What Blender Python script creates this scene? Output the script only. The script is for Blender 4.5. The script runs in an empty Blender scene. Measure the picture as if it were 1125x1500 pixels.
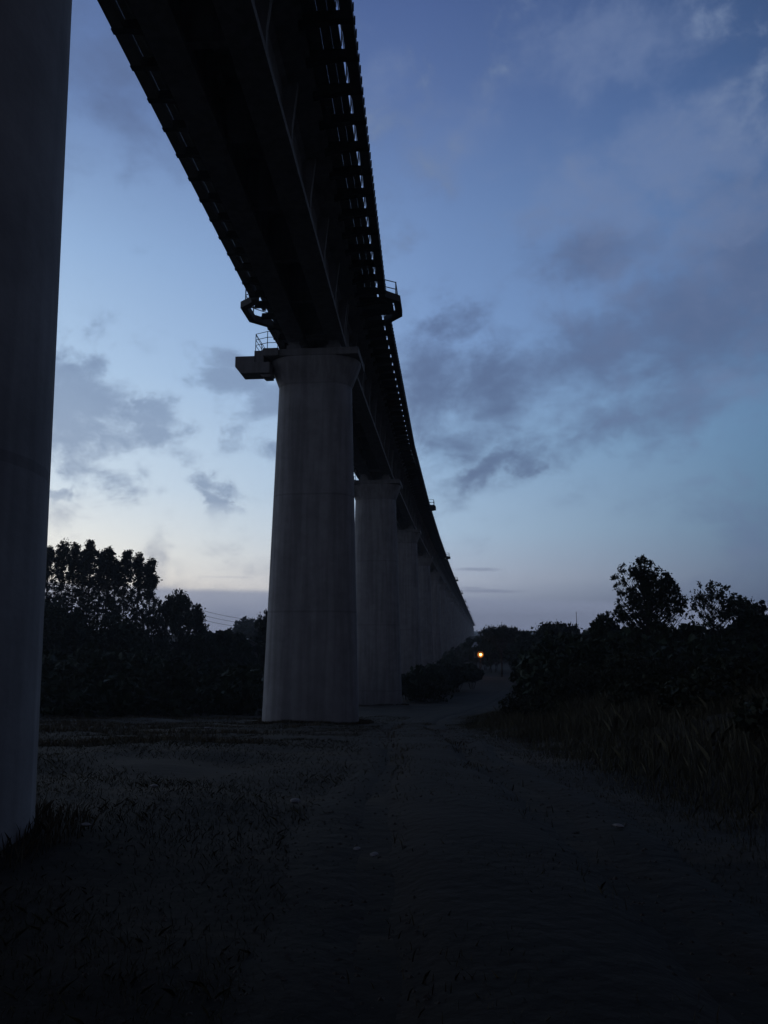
import bpy, math, random
import numpy as np
from mathutils import Vector, Matrix
random.seed(7); rng = np.random.default_rng(11)
scene = bpy.context.scene
COL = scene.collection
R = math.radians

# ------------------------------------------------------------------ helpers
def lin(c):
    return tuple(((v/255)/12.92 if v/255 <= .04045 else ((v/255+.055)/1.055)**2.4) for v in c)

def tag(o, label=None, cat=None, group=None, kind=None):
    if label: o['label'] = label
    if cat: o['category'] = cat
    if group: o['group'] = group
    if kind: o['kind'] = kind
    return o

def empty(name, loc, rz=0.0):
    o = bpy.data.objects.new(name, None); COL.objects.link(o)
    o.location = loc; o.rotation_euler = (0, 0, rz); o.empty_display_size = .5
    return o

class MB:
    """collects simple solids and links them as one mesh object"""
    def __init__(s): s.v = []; s.f = []
    def add(s, vs, fs):
        b = len(s.v); s.v += [tuple(p) for p in vs]; s.f += [tuple(i+b for i in f) for f in fs]
    def box(s, x0, x1, y0, y1, z0, z1, ch=0.0):
        if ch <= 0:
            s.add([(x0,y0,z0),(x1,y0,z0),(x1,y1,z0),(x0,y1,z0),(x0,y0,z1),(x1,y0,z1),(x1,y1,z1),(x0,y1,z1)],
                  [(0,3,2,1),(4,5,6,7),(0,1,5,4),(1,2,6,5),(2,3,7,6),(3,0,4,7)])
        else:
            s.prism([(x0+ch,z0),(x1-ch,z0),(x1,z0+ch),(x1,z1-ch),(x1-ch,z1),(x0+ch,z1),(x0,z1-ch),(x0,z0+ch)], y0, y1)
    def prism(s, prof, y0, y1):
        """profile in x,z extruded along y"""
        n = len(prof)
        s.add([(x,y0,z) for x,z in prof]+[(x,y1,z) for x,z in prof],
              [tuple(range(n)), tuple(range(2*n-1,n-1,-1))]+[(i, i+n, (i+1)%n+n, (i+1)%n) for i in range(n)])
    def loft(s, rings, cap=True):
        n = len(rings[0]); vs = [p for r in rings for p in r]; fs = []
        for k in range(len(rings)-1):
            for i in range(n):
                j = (i+1) % n
                fs.append((k*n+i, k*n+j, (k+1)*n+j, (k+1)*n+i))
        if cap: fs += [tuple(range(n-1,-1,-1)), tuple((len(rings)-1)*n+i for i in range(n))]
        s.add(vs, fs)
    def tube(s, pts, rad, n=6):
        pts = [Vector(p) for p in pts]
        if not hasattr(rad, '__len__'): rad = [rad]*len(pts)
        rings = []
        for i, p in enumerate(pts):
            d = (pts[min(i+1,len(pts)-1)]-pts[max(i-1,0)]).normalized()
            a = d.cross(Vector((0,0,1)) if abs(d.z) < .95 else Vector((1,0,0))).normalized(); b = d.cross(a)
            rings.append([tuple(p+(a*math.cos(t)+b*math.sin(t))*rad[i]) for t in [2*math.pi*k/n for k in range(n)]])
        s.loft(rings)
    def mesh(s, name):
        m = bpy.data.meshes.new(name); m.from_pydata(s.v, [], s.f); m.update(); return m
    def build(s, name, mat, parent=None, smooth=False, bevel=0):
        m = s.mesh(name)
        if smooth:
            for p in m.polygons: p.use_smooth = True
        m.materials.append(mat)
        o = bpy.data.objects.new(name, m); COL.objects.link(o)
        if parent: o.parent = parent
        if bevel:
            md = o.modifiers.new('bevel','BEVEL'); md.width = bevel; md.segments = 2; md.limit_method = 'ANGLE'
        return o

def np_mesh(name, V, nper, mat, parent=None):
    """V: (faces*nper, 3) array, unconnected polygons of nper corners"""
    V = np.ascontiguousarray(V, dtype=np.float32); nf = len(V)//nper
    m = bpy.data.meshes.new(name)
    m.vertices.add(len(V)); m.vertices.foreach_set('co', V.ravel())
    m.loops.add(len(V)); m.loops.foreach_set('vertex_index', np.arange(len(V), dtype=np.int32))
    m.polygons.add(nf); m.polygons.foreach_set('loop_start', np.arange(nf, dtype=np.int32)*nper)
    m.update(calc_edges=True); m.materials.append(mat)
    o = bpy.data.objects.new(name, m); COL.objects.link(o)
    if parent: o.parent = parent
    return o

def copy_tree(o, parent=None):
    c = o.copy(); COL.objects.link(c)
    if parent: c.parent = parent
    for ch in list(o.children): copy_tree(ch, c)
    return c

# ------------------------------------------------------------------ materials
def mat(name, base, rough=.9, var=.35, scale=3.0, bump=.3, bscale=20, c2=None, stretch=(1,1,1), coord='Object', metallic=0, extra=None):
    m = bpy.data.materials.new(name); m.use_nodes = True
    nt = m.node_tree; N = nt.nodes; L = nt.links; N.clear()
    out = N.new('ShaderNodeOutputMaterial'); b = N.new('ShaderNodeBsdfPrincipled'); L.new(b.outputs[0], out.inputs[0])
    b.inputs['Roughness'].default_value = rough; b.inputs['Metallic'].default_value = metallic
    b.inputs['Specular IOR Level'].default_value = .25
    tc = N.new('ShaderNodeTexCoord'); mp = N.new('ShaderNodeMapping'); mp.inputs['Scale'].default_value = stretch
    if coord == 'World':
        g = N.new('ShaderNodeNewGeometry'); L.new(g.outputs['Position'], mp.inputs[0])
    else: L.new(tc.outputs[coord], mp.inputs[0])
    n1 = N.new('ShaderNodeTexNoise'); n1.inputs['Scale'].default_value = scale; n1.inputs['Detail'].default_value = 8; n1.inputs['Roughness'].default_value = .65
    L.new(mp.outputs[0], n1.inputs['Vector'])
    r = N.new('ShaderNodeValToRGB'); r.color_ramp.elements[0].position = .3; r.color_ramp.elements[1].position = .7
    c2 = c2 or tuple(v*(1-var) for v in base)
    r.color_ramp.elements[0].color = (*c2, 1); r.color_ramp.elements[1].color = (*base, 1)
    L.new(n1.outputs[0], r.inputs[0]); L.new(r.outputs[0], b.inputs['Base Color'])
    n2 = N.new('ShaderNodeTexNoise'); n2.inputs['Scale'].default_value = bscale; n2.inputs['Detail'].default_value = 6
    L.new(mp.outputs[0], n2.inputs['Vector'])
    bp = N.new('ShaderNodeBump'); bp.inputs['Strength'].default_value = bump; bp.inputs['Distance'].default_value = .02
    L.new(n2.outputs[0], bp.inputs['Height']); L.new(bp.outputs[0], b.inputs['Normal'])
    if extra: extra(nt, N, L, b, r, mp)
    return m

def concrete_extra(seams):
    def fn(nt, N, L, b, r, mp):
        g = N.new('ShaderNodeNewGeometry')
        sep = N.new('ShaderNodeSeparateXYZ'); L.new(g.outputs['Position'], sep.inputs[0])
        # vertical run-off streaks
        mp2 = N.new('ShaderNodeMapping'); mp2.inputs['Scale'].default_value = (2.2, 2.2, .12); L.new(g.outputs['Position'], mp2.inputs[0])
        ns = N.new('ShaderNodeTexNoise'); ns.inputs['Scale'].default_value = 1.6; ns.inputs['Detail'].default_value = 6; L.new(mp2.outputs[0], ns.inputs['Vector'])
        rs = N.new('ShaderNodeValToRGB'); rs.color_ramp.elements[0].position = .38; rs.color_ramp.elements[0].color = (.72,.72,.72,1); rs.color_ramp.elements[1].position = .6
        L.new(ns.outputs[0], rs.inputs[0])
        mx = N.new('ShaderNodeMix'); mx.data_type = 'RGBA'; mx.blend_type = 'MULTIPLY'; mx.inputs[0].default_value = .8
        L.new(r.outputs[0], mx.inputs[6]); L.new(rs.outputs[0], mx.inputs[7])
        last = mx.outputs[2]
        if seams:
            # pour lines left by the formwork every few metres
            d = N.new('ShaderNodeMath'); d.operation = 'DIVIDE'; d.inputs[1].default_value = 5.9; L.new(sep.outputs[2], d.inputs[0])
            f = N.new('ShaderNodeMath'); f.operation = 'FRACT'; L.new(d.outputs[0], f.inputs[0])
            k = N.new('ShaderNodeMath'); k.operation = 'COMPARE'; k.inputs[1].default_value = .5; k.inputs[2].default_value = .008; L.new(f.outputs[0], k.inputs[0])
            s = N.new('ShaderNodeMix'); s.data_type = 'RGBA'; s.blend_type = 'MULTIPLY'
            kk = N.new('ShaderNodeMath'); kk.operation = 'MULTIPLY'; kk.inputs[1].default_value = .22; L.new(k.outputs[0], kk.inputs[0])
            L.new(kk.outputs[0], s.inputs[0]); L.new(last, s.inputs[6]); s.inputs[7].default_value = (.2,.2,.2,1); last = s.outputs[2]
        L.new(last, b.inputs['Base Color'])
    return fn

M = {}
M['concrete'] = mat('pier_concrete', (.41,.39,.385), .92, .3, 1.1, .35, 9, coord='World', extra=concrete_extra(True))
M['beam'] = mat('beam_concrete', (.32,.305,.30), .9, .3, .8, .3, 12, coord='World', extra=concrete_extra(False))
M['trough'] = mat('dark_trough_concrete', (.11,.105,.10), .9, .3, 2.5, .3, 25)  # darker concrete tone used on the cable troughs alone
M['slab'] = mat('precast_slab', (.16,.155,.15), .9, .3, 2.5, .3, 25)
M['steel'] = mat('weathered_steel', (.05,.045,.042), .7, .4, 6, .2, 40, metallic=.3)
M['rail'] = mat('galvanised_rail', (.12,.12,.12), .6, .3, 8, .1, 40, metallic=.4)
M['leaf'] = mat('dark_foliage', (.022,.035,.014), .8, .5, .8, 0, 5, coord='World')
M['leaf_euc'] = mat('eucalyptus_foliage', (.022,.03,.018), .8, .4, .6, 0, 5, coord='World')
M['leaf_dry'] = mat('dusty_foliage', (.028,.032,.016), .85, .4, .8, 0, 5, coord='World')
M['bark'] = mat('bark', (.04,.034,.028), .95, .4, 4, .5, 25, stretch=(1,1,.2))
M['bark_pale'] = mat('pale_bark', (.09,.08,.07), .9, .5, 3, .4, 20, stretch=(1,1,.2))
M['wood'] = mat('pole_wood', (.06,.05,.04), .9, .3, 4, .4, 30, stretch=(1,1,.1))
M['stone'] = mat('pale_stone', (.26,.22,.2), .9, .3, 12, .5, 40)
M['wall'] = mat('limewash_wall', (.16,.15,.145), .9, .25, 3, .2, 15)
M['roof'] = mat('sheet_roof', (.32,.31,.33), .5, .3, 2, .1, 15, stretch=(12,1,1))
M['dark'] = mat('dark_opening', (.02,.02,.02), .4, .2, 2, 0, 5)
M['grass'] = mat('grass_blades', (.095,.082,.052), .9, .5, .35, 0, 5, coord='World', c2=(.05,.045,.028))
M['drygrass'] = mat('dry_grass_blades', (.11,.085,.055), .9, .5, .5, 0, 5, coord='World', c2=(.08,.066,.04))

# ------------------------------------------------------------------ layout functions (eye of the photographer at the origin, 1.55 m up)
EYE = 1.55
F_PX, PITCH = 1110.7, math.atan(188.04/1110.7)
A0, TI, AM, LL = -11.3696, .1267, .1066, 54.68
def ax(y): return A0+TI*y+AM*LL*math.exp(-y/LL)
SPAN = 32.7
D2 = 38.81
def pier_y(k): return D2+(k-2)*SPAN
Z_SOFF = 15.634+EYE
Z_DECK = 18.20+EYE
Z_CAP = 14.955+EYE
Z_NECK = 13.22+EYE

def sm(a, b, x):
    t = np.clip((np.asarray(x, dtype=float)-a)/(b-a), 0, 1); return t*t*(3-2*t)
TRACK = [(.75,-30),(.75,0),(.75,12),(.9,25),(1.7,38),(4.6,54),(9.5,74),(15.5,100),(21,130),(25,165),(28,200)]
def _cr(pts, n=12):
    P = [np.array(p, float) for p in pts]; out = []
    for i in range(len(P)-1):
        p0 = P[max(i-1,0)]; p1 = P[i]; p2 = P[i+1]; p3 = P[min(i+2,len(P)-1)]
        for k in range(n):
            t = k/n
            out.append(.5*((2*p1)+(-p0+p2)*t+(2*p0-5*p1+4*p2-p3)*t*t+(-p0+3*p1-3*p2+p3)*t**3))
    out.append(P[-1]); return np.array(out)
TR = _cr(TRACK)
def track_x(y): return np.interp(y, TR[:,1], TR[:,0])
def ground(x, y):
    x = np.asarray(x, float); y = np.asarray(y, float)
    z = np.interp(y, [-80,-10,6,14,26,38,55,72,110,220,420,1100,4000], [1.2,.3,0,-.35,-1.4,-2.45,-3.5,-4.3,-5.4,-5.4,-4.2,-2,4])
    z = z + .0*x
    z = z + 8.5*sm(14, 58, -x)*sm(52, 115, y)*(1-.5*sm(200,500,y))
    z = z + 1.5*sm(30, 90, x)*sm(20, 80, y)
    z = z + .9*sm(3.2, 9, x-np.where(y<165, track_x(y)-1, 1e3*0+24))*sm(2,12,y)*(1-sm(130,170,y))
    # low swells and tussocky unevenness away from the wheel tracks
    near = np.clip(np.abs(x-track_x(y))/3.0, 0, 1)
    z = z + near*(.07*np.sin(x*.9+1.3*np.sin(y*.31))*np.cos(y*.55+.4*x)+.035*np.sin(2.3*x+y*1.1)*np.sin(1.9*y-.7*x))*sm(0,4,np.abs(y)+2)
    return z

def frame(k):
    """foot, heading of the chord from pier k to pier k+1"""
    y0, y1 = pier_y(k), pier_y(k+1)
    p = Vector((ax(y0), y0, 0)); q = Vector((ax(y1), y1, 0)); d = q-p
    return p, d.length, math.atan2(-d.x, d.y)

# ------------------------------------------------------------------ ground
def axis_grid(a):  return np.array(a)
ys = np.concatenate([np.arange(-60,-6,3.), np.arange(-6,30,.22), np.arange(30,80,.5), np.arange(80,180,2.), np.geomspace(180,4200,50)])
xs_r = np.concatenate([np.arange(0,12,.25), np.arange(12,40,.7), np.arange(40,120,3.), np.geomspace(120,4000,30)])
xs = np.concatenate([-xs_r[:0:-1], xs_r])
GX, GY = np.meshgrid(xs, ys)
GZ = ground(GX, GY)
def grid_mesh(name, X, Y, Z, material):
    h, w = X.shape
    m = bpy.data.meshes.new(name)
    V = np.stack([X,Y,Z],-1).reshape(-1,3)
    i = (np.arange(h-1)[:,None]*w+np.arange(w-1)[None,:]).ravel()
    Fc = np.stack([i,i+1,i+w+1,i+w],-1)
    m.vertices.add(len(V)); m.vertices.foreach_set('co', V.astype(np.float32).ravel())
    m.loops.add(Fc.size); m.loops.foreach_set('vertex_index', Fc.astype(np.int32).ravel())
    m.polygons.add(len(Fc)); m.polygons.foreach_set('loop_start', np.arange(len(Fc), dtype=np.int32)*4)
    m.polygons.foreach_set('use_smooth', np.ones(len(Fc), dtype=bool))
    m.update(calc_edges=True); m.materials.append(material)
    o = bpy.data.objects.new(name, m); COL.objects.link(o); return o

def ground_extra(nt, N, L, b, r, mp):
    g = N.new('ShaderNodeNewGeometry')
    m2 = N.new('ShaderNodeMapping'); m2.inputs['Scale'].default_value = (.10,.75,1); m2.inputs['Rotation'].default_value = (0,0,R(12)); L.new(g.outputs['Position'], m2.inputs[0])
    n = N.new('ShaderNodeTexNoise'); n.inputs['Scale'].default_value = .9; n.inputs['Detail'].default_value = 9; n.inputs['Roughness'].default_value = .7; L.new(m2.outputs[0], n.inputs['Vector'])
    rr = N.new('ShaderNodeValToRGB'); rr.color_ramp.elements[0].position = .5; rr.color_ramp.elements[1].position = .66; rr.color_ramp.elements[0].color = (0,0,0,1)
    L.new(n.outputs[0], rr.inputs[0])
    mx = N.new('ShaderNodeMix'); mx.data_type = 'RGBA'; L.new(rr.outputs[0], mx.inputs[0]); L.new(r.outputs[0], mx.inputs[6]); mx.inputs[7].default_value = (.055,.039,.024,1)
    L.new(mx.outputs[2], b.inputs['Base Color'])
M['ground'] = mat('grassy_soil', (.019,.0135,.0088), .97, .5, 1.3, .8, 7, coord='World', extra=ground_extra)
def track_extra(nt, N, L, b, r, mp):
    # worn paler in the wheel lines, grown over towards the verge
    a = N.new('ShaderNodeAttribute'); a.attribute_name = 'across'
    ab = N.new('ShaderNodeMath'); ab.operation = 'ABSOLUTE'; L.new(a.outputs['Fac'], ab.inputs[0])
    n = N.new('ShaderNodeTexNoise'); n.inputs['Scale'].default_value = 2.2; n.inputs['Detail'].default_value = 8; L.new(mp.outputs[0], n.inputs['Vector'])
    ad = N.new('ShaderNodeMath'); ad.operation = 'MULTIPLY_ADD'; L.new(n.outputs[0], ad.inputs[0]); ad.inputs[1].default_value = .9; L.new(ab.outputs[0], ad.inputs[2])
    rr = N.new('ShaderNodeValToRGB'); rr.color_ramp.elements[0].position = .45; rr.color_ramp.elements[1].position = 1.25/1.3
    while len(rr.color_ramp.elements) < 4: rr.color_ramp.elements.new(.7)
    for e_, (p_, c_) in zip(rr.color_ramp.elements, ((.34,.85),(.62,0.),(.76,.1),(.97,1.0))): e_.position = p_; e_.color = (c_,c_,c_,1)
    sc = N.new('ShaderNodeMath'); sc.operation = 'DIVIDE'; L.new(ad.outputs[0], sc.inputs[0]); sc.inputs[1].default_value = 1.35; L.new(sc.outputs[0], rr.inputs[0])
    mx = N.new('ShaderNodeMix'); mx.data_type = 'RGBA'; L.new(rr.outputs[0], mx.inputs[0]); L.new(r.outputs[0], mx.inputs[6]); mx.inputs[7].default_value = (.013,.0095,.0065,1)
    L.new(mx.outputs[2], b.inputs['Base Color'])
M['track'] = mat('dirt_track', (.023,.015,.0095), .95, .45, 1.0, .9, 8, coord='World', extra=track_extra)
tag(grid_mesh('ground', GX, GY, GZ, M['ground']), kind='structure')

# dirt track, laid as its own sheet with two wheel ruts
yy = np.concatenate([np.arange(-20,40,.25), np.arange(40,170,.6)])
uu = np.linspace(-1,1,33)
TX = track_x(yy); dx = np.gradient(TX, yy)
nx = 1/np.sqrt(1+dx*dx); ny = -dx/np.sqrt(1+dx*dx)
wob = .18*np.sin(yy*.37)+.12*np.sin(yy*.83+1)
U, YY = np.meshgrid(uu, yy)
half = (1.45+wob)[:,None]*np.ones_like(U)
X = TX[:,None]+nx[:,None]*U*half; Y = YY+ny[:,None]*U*half
prof = .045 + .03*np.cos(U*math.pi*1.2)-.075*np.exp(-((np.abs(U)-.5)/.13)**2) - .05*sm(.8,1,np.abs(U))
prof = prof + .012*np.sin(X*5+Y*1.7)*np.sin(Y*3.1)
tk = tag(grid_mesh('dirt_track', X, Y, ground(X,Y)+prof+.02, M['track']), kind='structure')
at_ = tk.data.attributes.new('across', 'FLOAT', 'POINT'); at_.data.foreach_set('value', U.astype(np.float32).ravel())

# far hills
def hills(name, dist, h, seed, x0, x1, material):
    r_ = random.Random(seed); n = 90
    X = np.linspace(x0, x1, n); ph = [r_.uniform(0,6) for _ in range(5)]
    H = h*(.6+.25*np.sin(X/310+ph[0])+.14*np.sin(X/120+ph[1])+.06*np.sin(X/47+ph[2]))
    rows = [0,.25,.5,.8,1,.7,0]; yo = [0,120,230,330,420,620,900]
    XX = np.tile(X, (len(rows),1)); YY = np.array([dist+o for o in yo])[:,None]+np.zeros_like(XX)
    ZZ = -6+np.array(rows)[:,None]*(H+6)[None,:]
    return tag(grid_mesh(name, XX, YY, ZZ, material), kind='structure')
M['hill'] = mat('wooded_hill', (.03,.036,.022), .95, .4, .01, 0, 5, coord='World')
hills('hills', 2100, 42, 3, -2600, 2600, M['hill'])

# ------------------------------------------------------------------ piers
def obround(hw, ht, z, n=14):
    """half width hw across the line, half thickness ht along it, rounded ends"""
    pts = []
    for i in range(n+1):
        a = -math.pi/2+math.pi*i/n; pts.append((hw-ht+ht*math.cos(a), ht*math.sin(a), z))
    for i in range(n+1):
        a = math.pi/2+math.pi*i/n; pts.append((-(hw-ht)+ht*math.cos(a), ht*math.sin(a), z))
    return pts
def make_pier(k, detail=True):
    y = pier_y(k); x = ax(y)+(.26 if k == 1 else -.06); p, L_, rz = frame(k); gz = float(ground(x, y))
    root = empty('bridge_pier', (x, y, gz), rz)
    H = Z_CAP-gz; hn = Z_NECK-gz
    b = MB(); rings = []
    base = -1.2; steps = 12
    for i in range(steps+1):
        z = base+(hn-base)*i/steps; w = 1.95+.027*(hn-z); t = 1.12+.02*(hn-z)
        rings.append(obround(w, t, z))
    b.loft(rings)
    sh = b.build('shaft', M['concrete'], root)
    for pl in sh.data.polygons: pl.use_smooth = abs(pl.normal.z) < .5
    c = MB()   # flared head
    c.loft([obround(1.95,1.12,hn+.003), obround(1.99,1.13,hn+.1), obround(2.32,1.38,hn+.95), obround(2.42,1.45,hn+1.25), obround(2.42,1.45,H-.383)])
    c.build('flared_head', M['concrete'], root)
    c = MB(); c.box(-2.46,2.46,-1.47,1.47,H-.38,H); c.build('cap_slab', M['beam'], root, bevel=.03)
    for sx in (-1,1):
        for sy in (-1,1):
            c = MB(); c.box(sx*1.05-.38, sx*1.05+.38, sy*.55-.33, sy*.55+.33, H, H+.42); c.box(sx*1.05-.27, sx*1.05+.27, sy*.55-.24, sy*.55+.24, H+.42, H+Z_SOFF-Z_CAP-.003)
            c.build('bearing', M['beam'], root)
    # maintenance platform on the left of the head
    c = MB(); c.box(-3.05,-2.53,-1.3,1.3,H-.62,H+.02); c.box(-2.53,-1.7,-1.62,-1.503,H-.4,H+.02)
    c.build('platform_slab', M['beam'], root, bevel=.02)
    c = MB(); c.prism([(-4.05,H-.28),(-4.05,H-.84),(-3.75,H-1.22),(-2.2,H-1.22),(-2.2,H-.63),(-3.0,H-.63),(-3.0,H-.28)][::-1], -1.35, -.35)
    c.prism([(-2.75,H-1.223),(-2.15,H-1.223),(-2.15,H-1.4),(-2.55,H-1.4)][::-1], -1.2,-.5)
    c.build('cantilever_bracket', M['beam'], root, bevel=.03)
    if detail:
        c = MB(); r_ = .022
        for px, py in ((-3.0,-1.25),(-3.0,0),(-3.0,1.25),(-2.3,-1.55),(-2.3,1.25),(-1.75,-1.55)):
            c.tube([(px,py,H+.02),(px,py,H+.95)], r_, 5)
        for z in (.33,.63,.95):
            c.tube([(-1.75,-1.55,H+z),(-2.3,-1.55,H+z),(-3.0,-1.25,H+z),(-3.0,1.25,H+z),(-2.3,1.25,H+z)], r_*.85, 5)
        c.tube([(-3.0,-1.25,H+.9),(-2.75,-.6,H+.4),(-2.75,-.6,H+.02)], r_*.7, 5)
        c.build('platform_railing', M['rail'], root)
    return root
ORD = ['', 'second','third','fourth','fifth','sixth','seventh','eighth','ninth','tenth','eleventh','twelfth']
NP = 31
for k in range(0, NP+1):
    o = make_pier(k, k < 12)
    if k == 0: lab = 'concrete railway bridge pier standing behind the near left pier, outside the picture edge'
    elif k == 1: lab = 'huge near concrete pier cut off by the left edge of the picture'
    elif k == 2: lab = 'largest fully visible concrete pier, with bracket and railing at its head'
    elif k <= 11: lab = '%s grey concrete pier counted from the left edge of the picture' % ORD[k-1]
    else: lab = 'tiny far pier merging into the hazy end of the long viaduct row'
    tag(o, lab, 'bridge pier', 'piers carrying the railway viaduct')

# ------------------------------------------------------------------ deck spans (local x across, y along, z=0 at soffit)
ZD = Z_DECK-Z_SOFF      # underside of walkway brackets above soffit
LEN = SPAN-.06
def trough(c, side, pts, z0, z1, w=.36):
    """closed cable trough following plan points (outer edge line)"""
    P = [Vector((side*x, y, 0)) for x, y in pts]
    for i in range(len(P)-1):
        pass
    n = len(P); inner = []; outer = []
    for i in range(n):
        d = (P[min(i+1,n-1)]-P[max(i-1,0)]).normalized()
        if 0 < i < n-1:
            d1 = (P[i]-P[i-1]).normalized(); d2 = (P[i+1]-P[i]).normalized(); d = (d1+d2).normalized(); kf = 1/max(.5, d.dot(d1))
        else: kf = 1
        nrm = Vector((d.y, -d.x, 0))*side
        outer.append(P[i]); inner.append(P[i]-nrm*w*kf)
    rings = [[(a.x,a.y,z0),(a.x,a.y,z1),(b.x,b.y,z1),(b.x,b.y,z0)] for a, b in zip(outer, inner)]
    if side < 0: rings = [r[::-1] for r in rings]
    c.loft(rings)
def make_span(refuge, detail):
    root = empty('deck_span', (0,0,0))
    for s in (-1, 1):
        c = MB(); cx = s*1.04
        prof = [(-.48,0),(.48,0),(.48,.26),(.13,.5),(.13,2.28),(.30,2.44),(.30,2.46),(-.30,2.46),(-.30,2.44),(-.13,2.28),(-.13,.5),(-.48,.26)]
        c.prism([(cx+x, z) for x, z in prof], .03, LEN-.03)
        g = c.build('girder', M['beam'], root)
        ys_ = [.25+i*4.02 for i in range(9)]
        if detail:
            for y in ys_:
                d = MB(); xo = (s*1.173, s*1.66); x0, x1 = min(xo), max(xo)
                d.prism([(s*1.173,.42),(s*1.50,.26),(s*1.50,.9),(s*1.66,2.455),(s*1.173,2.455)] if s > 0 else [(s*1.173,.42),(s*1.50,.26),(s*1.50,.9),(s*1.66,2.455),(s*1.173,2.455)][::-1], y-.12, y+.12)
                d.build('stiffener', M['beam'], g)
    if detail:
        for i in range(9):
            d = MB(); y = .25+i*4.02; d.box(-.905,.905,y-.13,y+.13,.5,2.457); d.build('diaphragm', M['beam'], root)
    # deck slab with sloping haunches and ballast walls
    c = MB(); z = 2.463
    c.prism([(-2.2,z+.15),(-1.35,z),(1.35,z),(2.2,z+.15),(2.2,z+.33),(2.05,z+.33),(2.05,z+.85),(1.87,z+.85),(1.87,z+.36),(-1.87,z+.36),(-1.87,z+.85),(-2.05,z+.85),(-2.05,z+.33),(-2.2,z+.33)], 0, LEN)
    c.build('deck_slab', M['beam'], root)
    zb = ZD          # bracket underside
    zp = ZD+.30      # plank underside
    for s in (-1, 1):
        c = MB()
        for a, b in ((2.17,2.62),(2.632,2.935),(2.945,3.20)):
            y = .01
            while y < LEN-.1:       # planks in 1.5 m lengths
                c.box(min(s*a,s*b), max(s*a,s*b), y, min(y+1.49, LEN-.01), zp, zp+.06); y += 1.5
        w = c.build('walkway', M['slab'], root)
        if refuge:
            c2 = MB(); x0, x1 = sorted((s*3.22, s*3.98))
            if s > 0: c2.box(x0, x1, .75, 2.5, zp-.06, zp+.05)
            else:     c2.box(*sorted((s*3.22, s*3.42)), .35, 1.35, zp-.1, zp+.05); c2.box(*sorted((s*3.42, s*4.12)), 1.0, 1.07, zp-.04, zp+.02)
            c2.build('refuge_floor', M['slab'], root)
        if detail:
            i = 0; y = .45
            while y < LEN:
                d = MB(); xs_ = [(s*2.06,zp-.48),(s*2.06,zp-.003),(s*3.58,zp-.003),(s*(3.63 if s < 0 else 3.72),zb-.015),(s*3.2,zb+.0)]
                d.prism(xs_ if s < 0 else xs_[::-1], y-.11, y+.11)
                d.build('bracket', M['steel'], w)
                y += 1.5
        tz1 = ZD+.38; xo_ = 3.60 if s < 0 else 3.70
        pts = [(xo_,.01)]
        if refuge: pts = [(xo_,-.55),(xo_+.01,-.25),(4.45,.45),(4.45,2.35),(xo_+.01,3.15),(xo_,3.4)]
        pts.append((xo_, LEN-.7 if not refuge else LEN-.01))
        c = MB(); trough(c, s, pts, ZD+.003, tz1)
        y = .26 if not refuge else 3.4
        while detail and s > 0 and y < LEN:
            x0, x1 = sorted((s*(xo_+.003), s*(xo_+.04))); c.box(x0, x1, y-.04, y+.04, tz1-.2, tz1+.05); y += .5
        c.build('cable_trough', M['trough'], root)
        c = MB(); xr = 3.2
        y = .3
        while y < LEN:
            if not (refuge and .2 < y < 2.9): c.tube([(s*xr,y,zp+.06),(s*xr,y,zp+1.0)], .022, 4)
            y += 1.5
        y0 = 3.2 if refuge else .03
        for zz in (zp+.6, zp+1.0): c.tube([(s*xr,y0,zz),(s*xr,LEN-.03,zz)], .018, 4)
        if refuge:
            zr = ZD+.38
            for px, py in ((3.5,.1),(4.2,.55),(4.2,2.25),(3.5,2.95)): c.tube([(s*px,py,zr),(s*px,py,zr+.85)], .035, 5)
            for zz in (zr+.42, zr+.82): c.tube([(s*xr,.1,zz),(s*3.5,.1,zz),(s*4.2,.55,zz),(s*4.2,2.25,zz),(s*3.5,2.95,zz),(s*xr,3.2,zz)], .028, 5)
        c.build('railing', M['rail'], root)
    return root
PR = {}
for k in range(0, NP):
    key = (k % 2 == 0, k < 6)
    p, L_, rz = frame(k)
    if key not in PR: o = PR[key] = make_span(*key)
    else: o = copy_tree(PR[key])
    o.location = (p.x, p.y, Z_SOFF); o.rotation_euler = (0, 0, rz)
    if k == 0: lab = 'deck span reaching back over the near left pier, beyond the top of the picture'
    elif k == 1: lab = 'nearest dark twin-girder span sweeping overhead from the top edge to the big pier'
    elif k <= 9: lab = '%s twin-girder deck span of the viaduct counted from the top of the picture' % ORD[k-1]
    else: lab = 'tiny far deck span in the hazy tail end of the viaduct'
    tag(o, lab, 'bridge span', 'deck spans of the railway viaduct')

# ------------------------------------------------------------------ vegetation
def leaves(centres, size, aspect=1.7, jit=.4):
    """rhombic leaf sprays, one quad each, random orientation"""
    n = len(centres)
    d = rng.normal(size=(n,3)); d /= np.linalg.norm(d,axis=1)[:,None]
    e = rng.normal(size=(n,3)); e -= (e*d).sum(1)[:,None]*d; e /= np.linalg.norm(e,axis=1)[:,None]
    s = size*(1+jit*rng.normal(size=n)).clip(.35,2)[:,None]
    a = d*s*aspect*.5; b = e*s*.5
    bend = np.cross(d,e)*s*.15
    return np.stack([centres-a, centres+b+bend, centres+a, centres-b+bend],1).reshape(-1,3)

def in_clump(c, r, n, flat=.8):
    v = rng.normal(size=(n,3)); v /= np.linalg.norm(v,axis=1)[:,None]
    v *= (rng.random(n)**.45)[:,None]*r; v[:,2] *= flat
    return np.array(c)[None,:]+v

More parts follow.
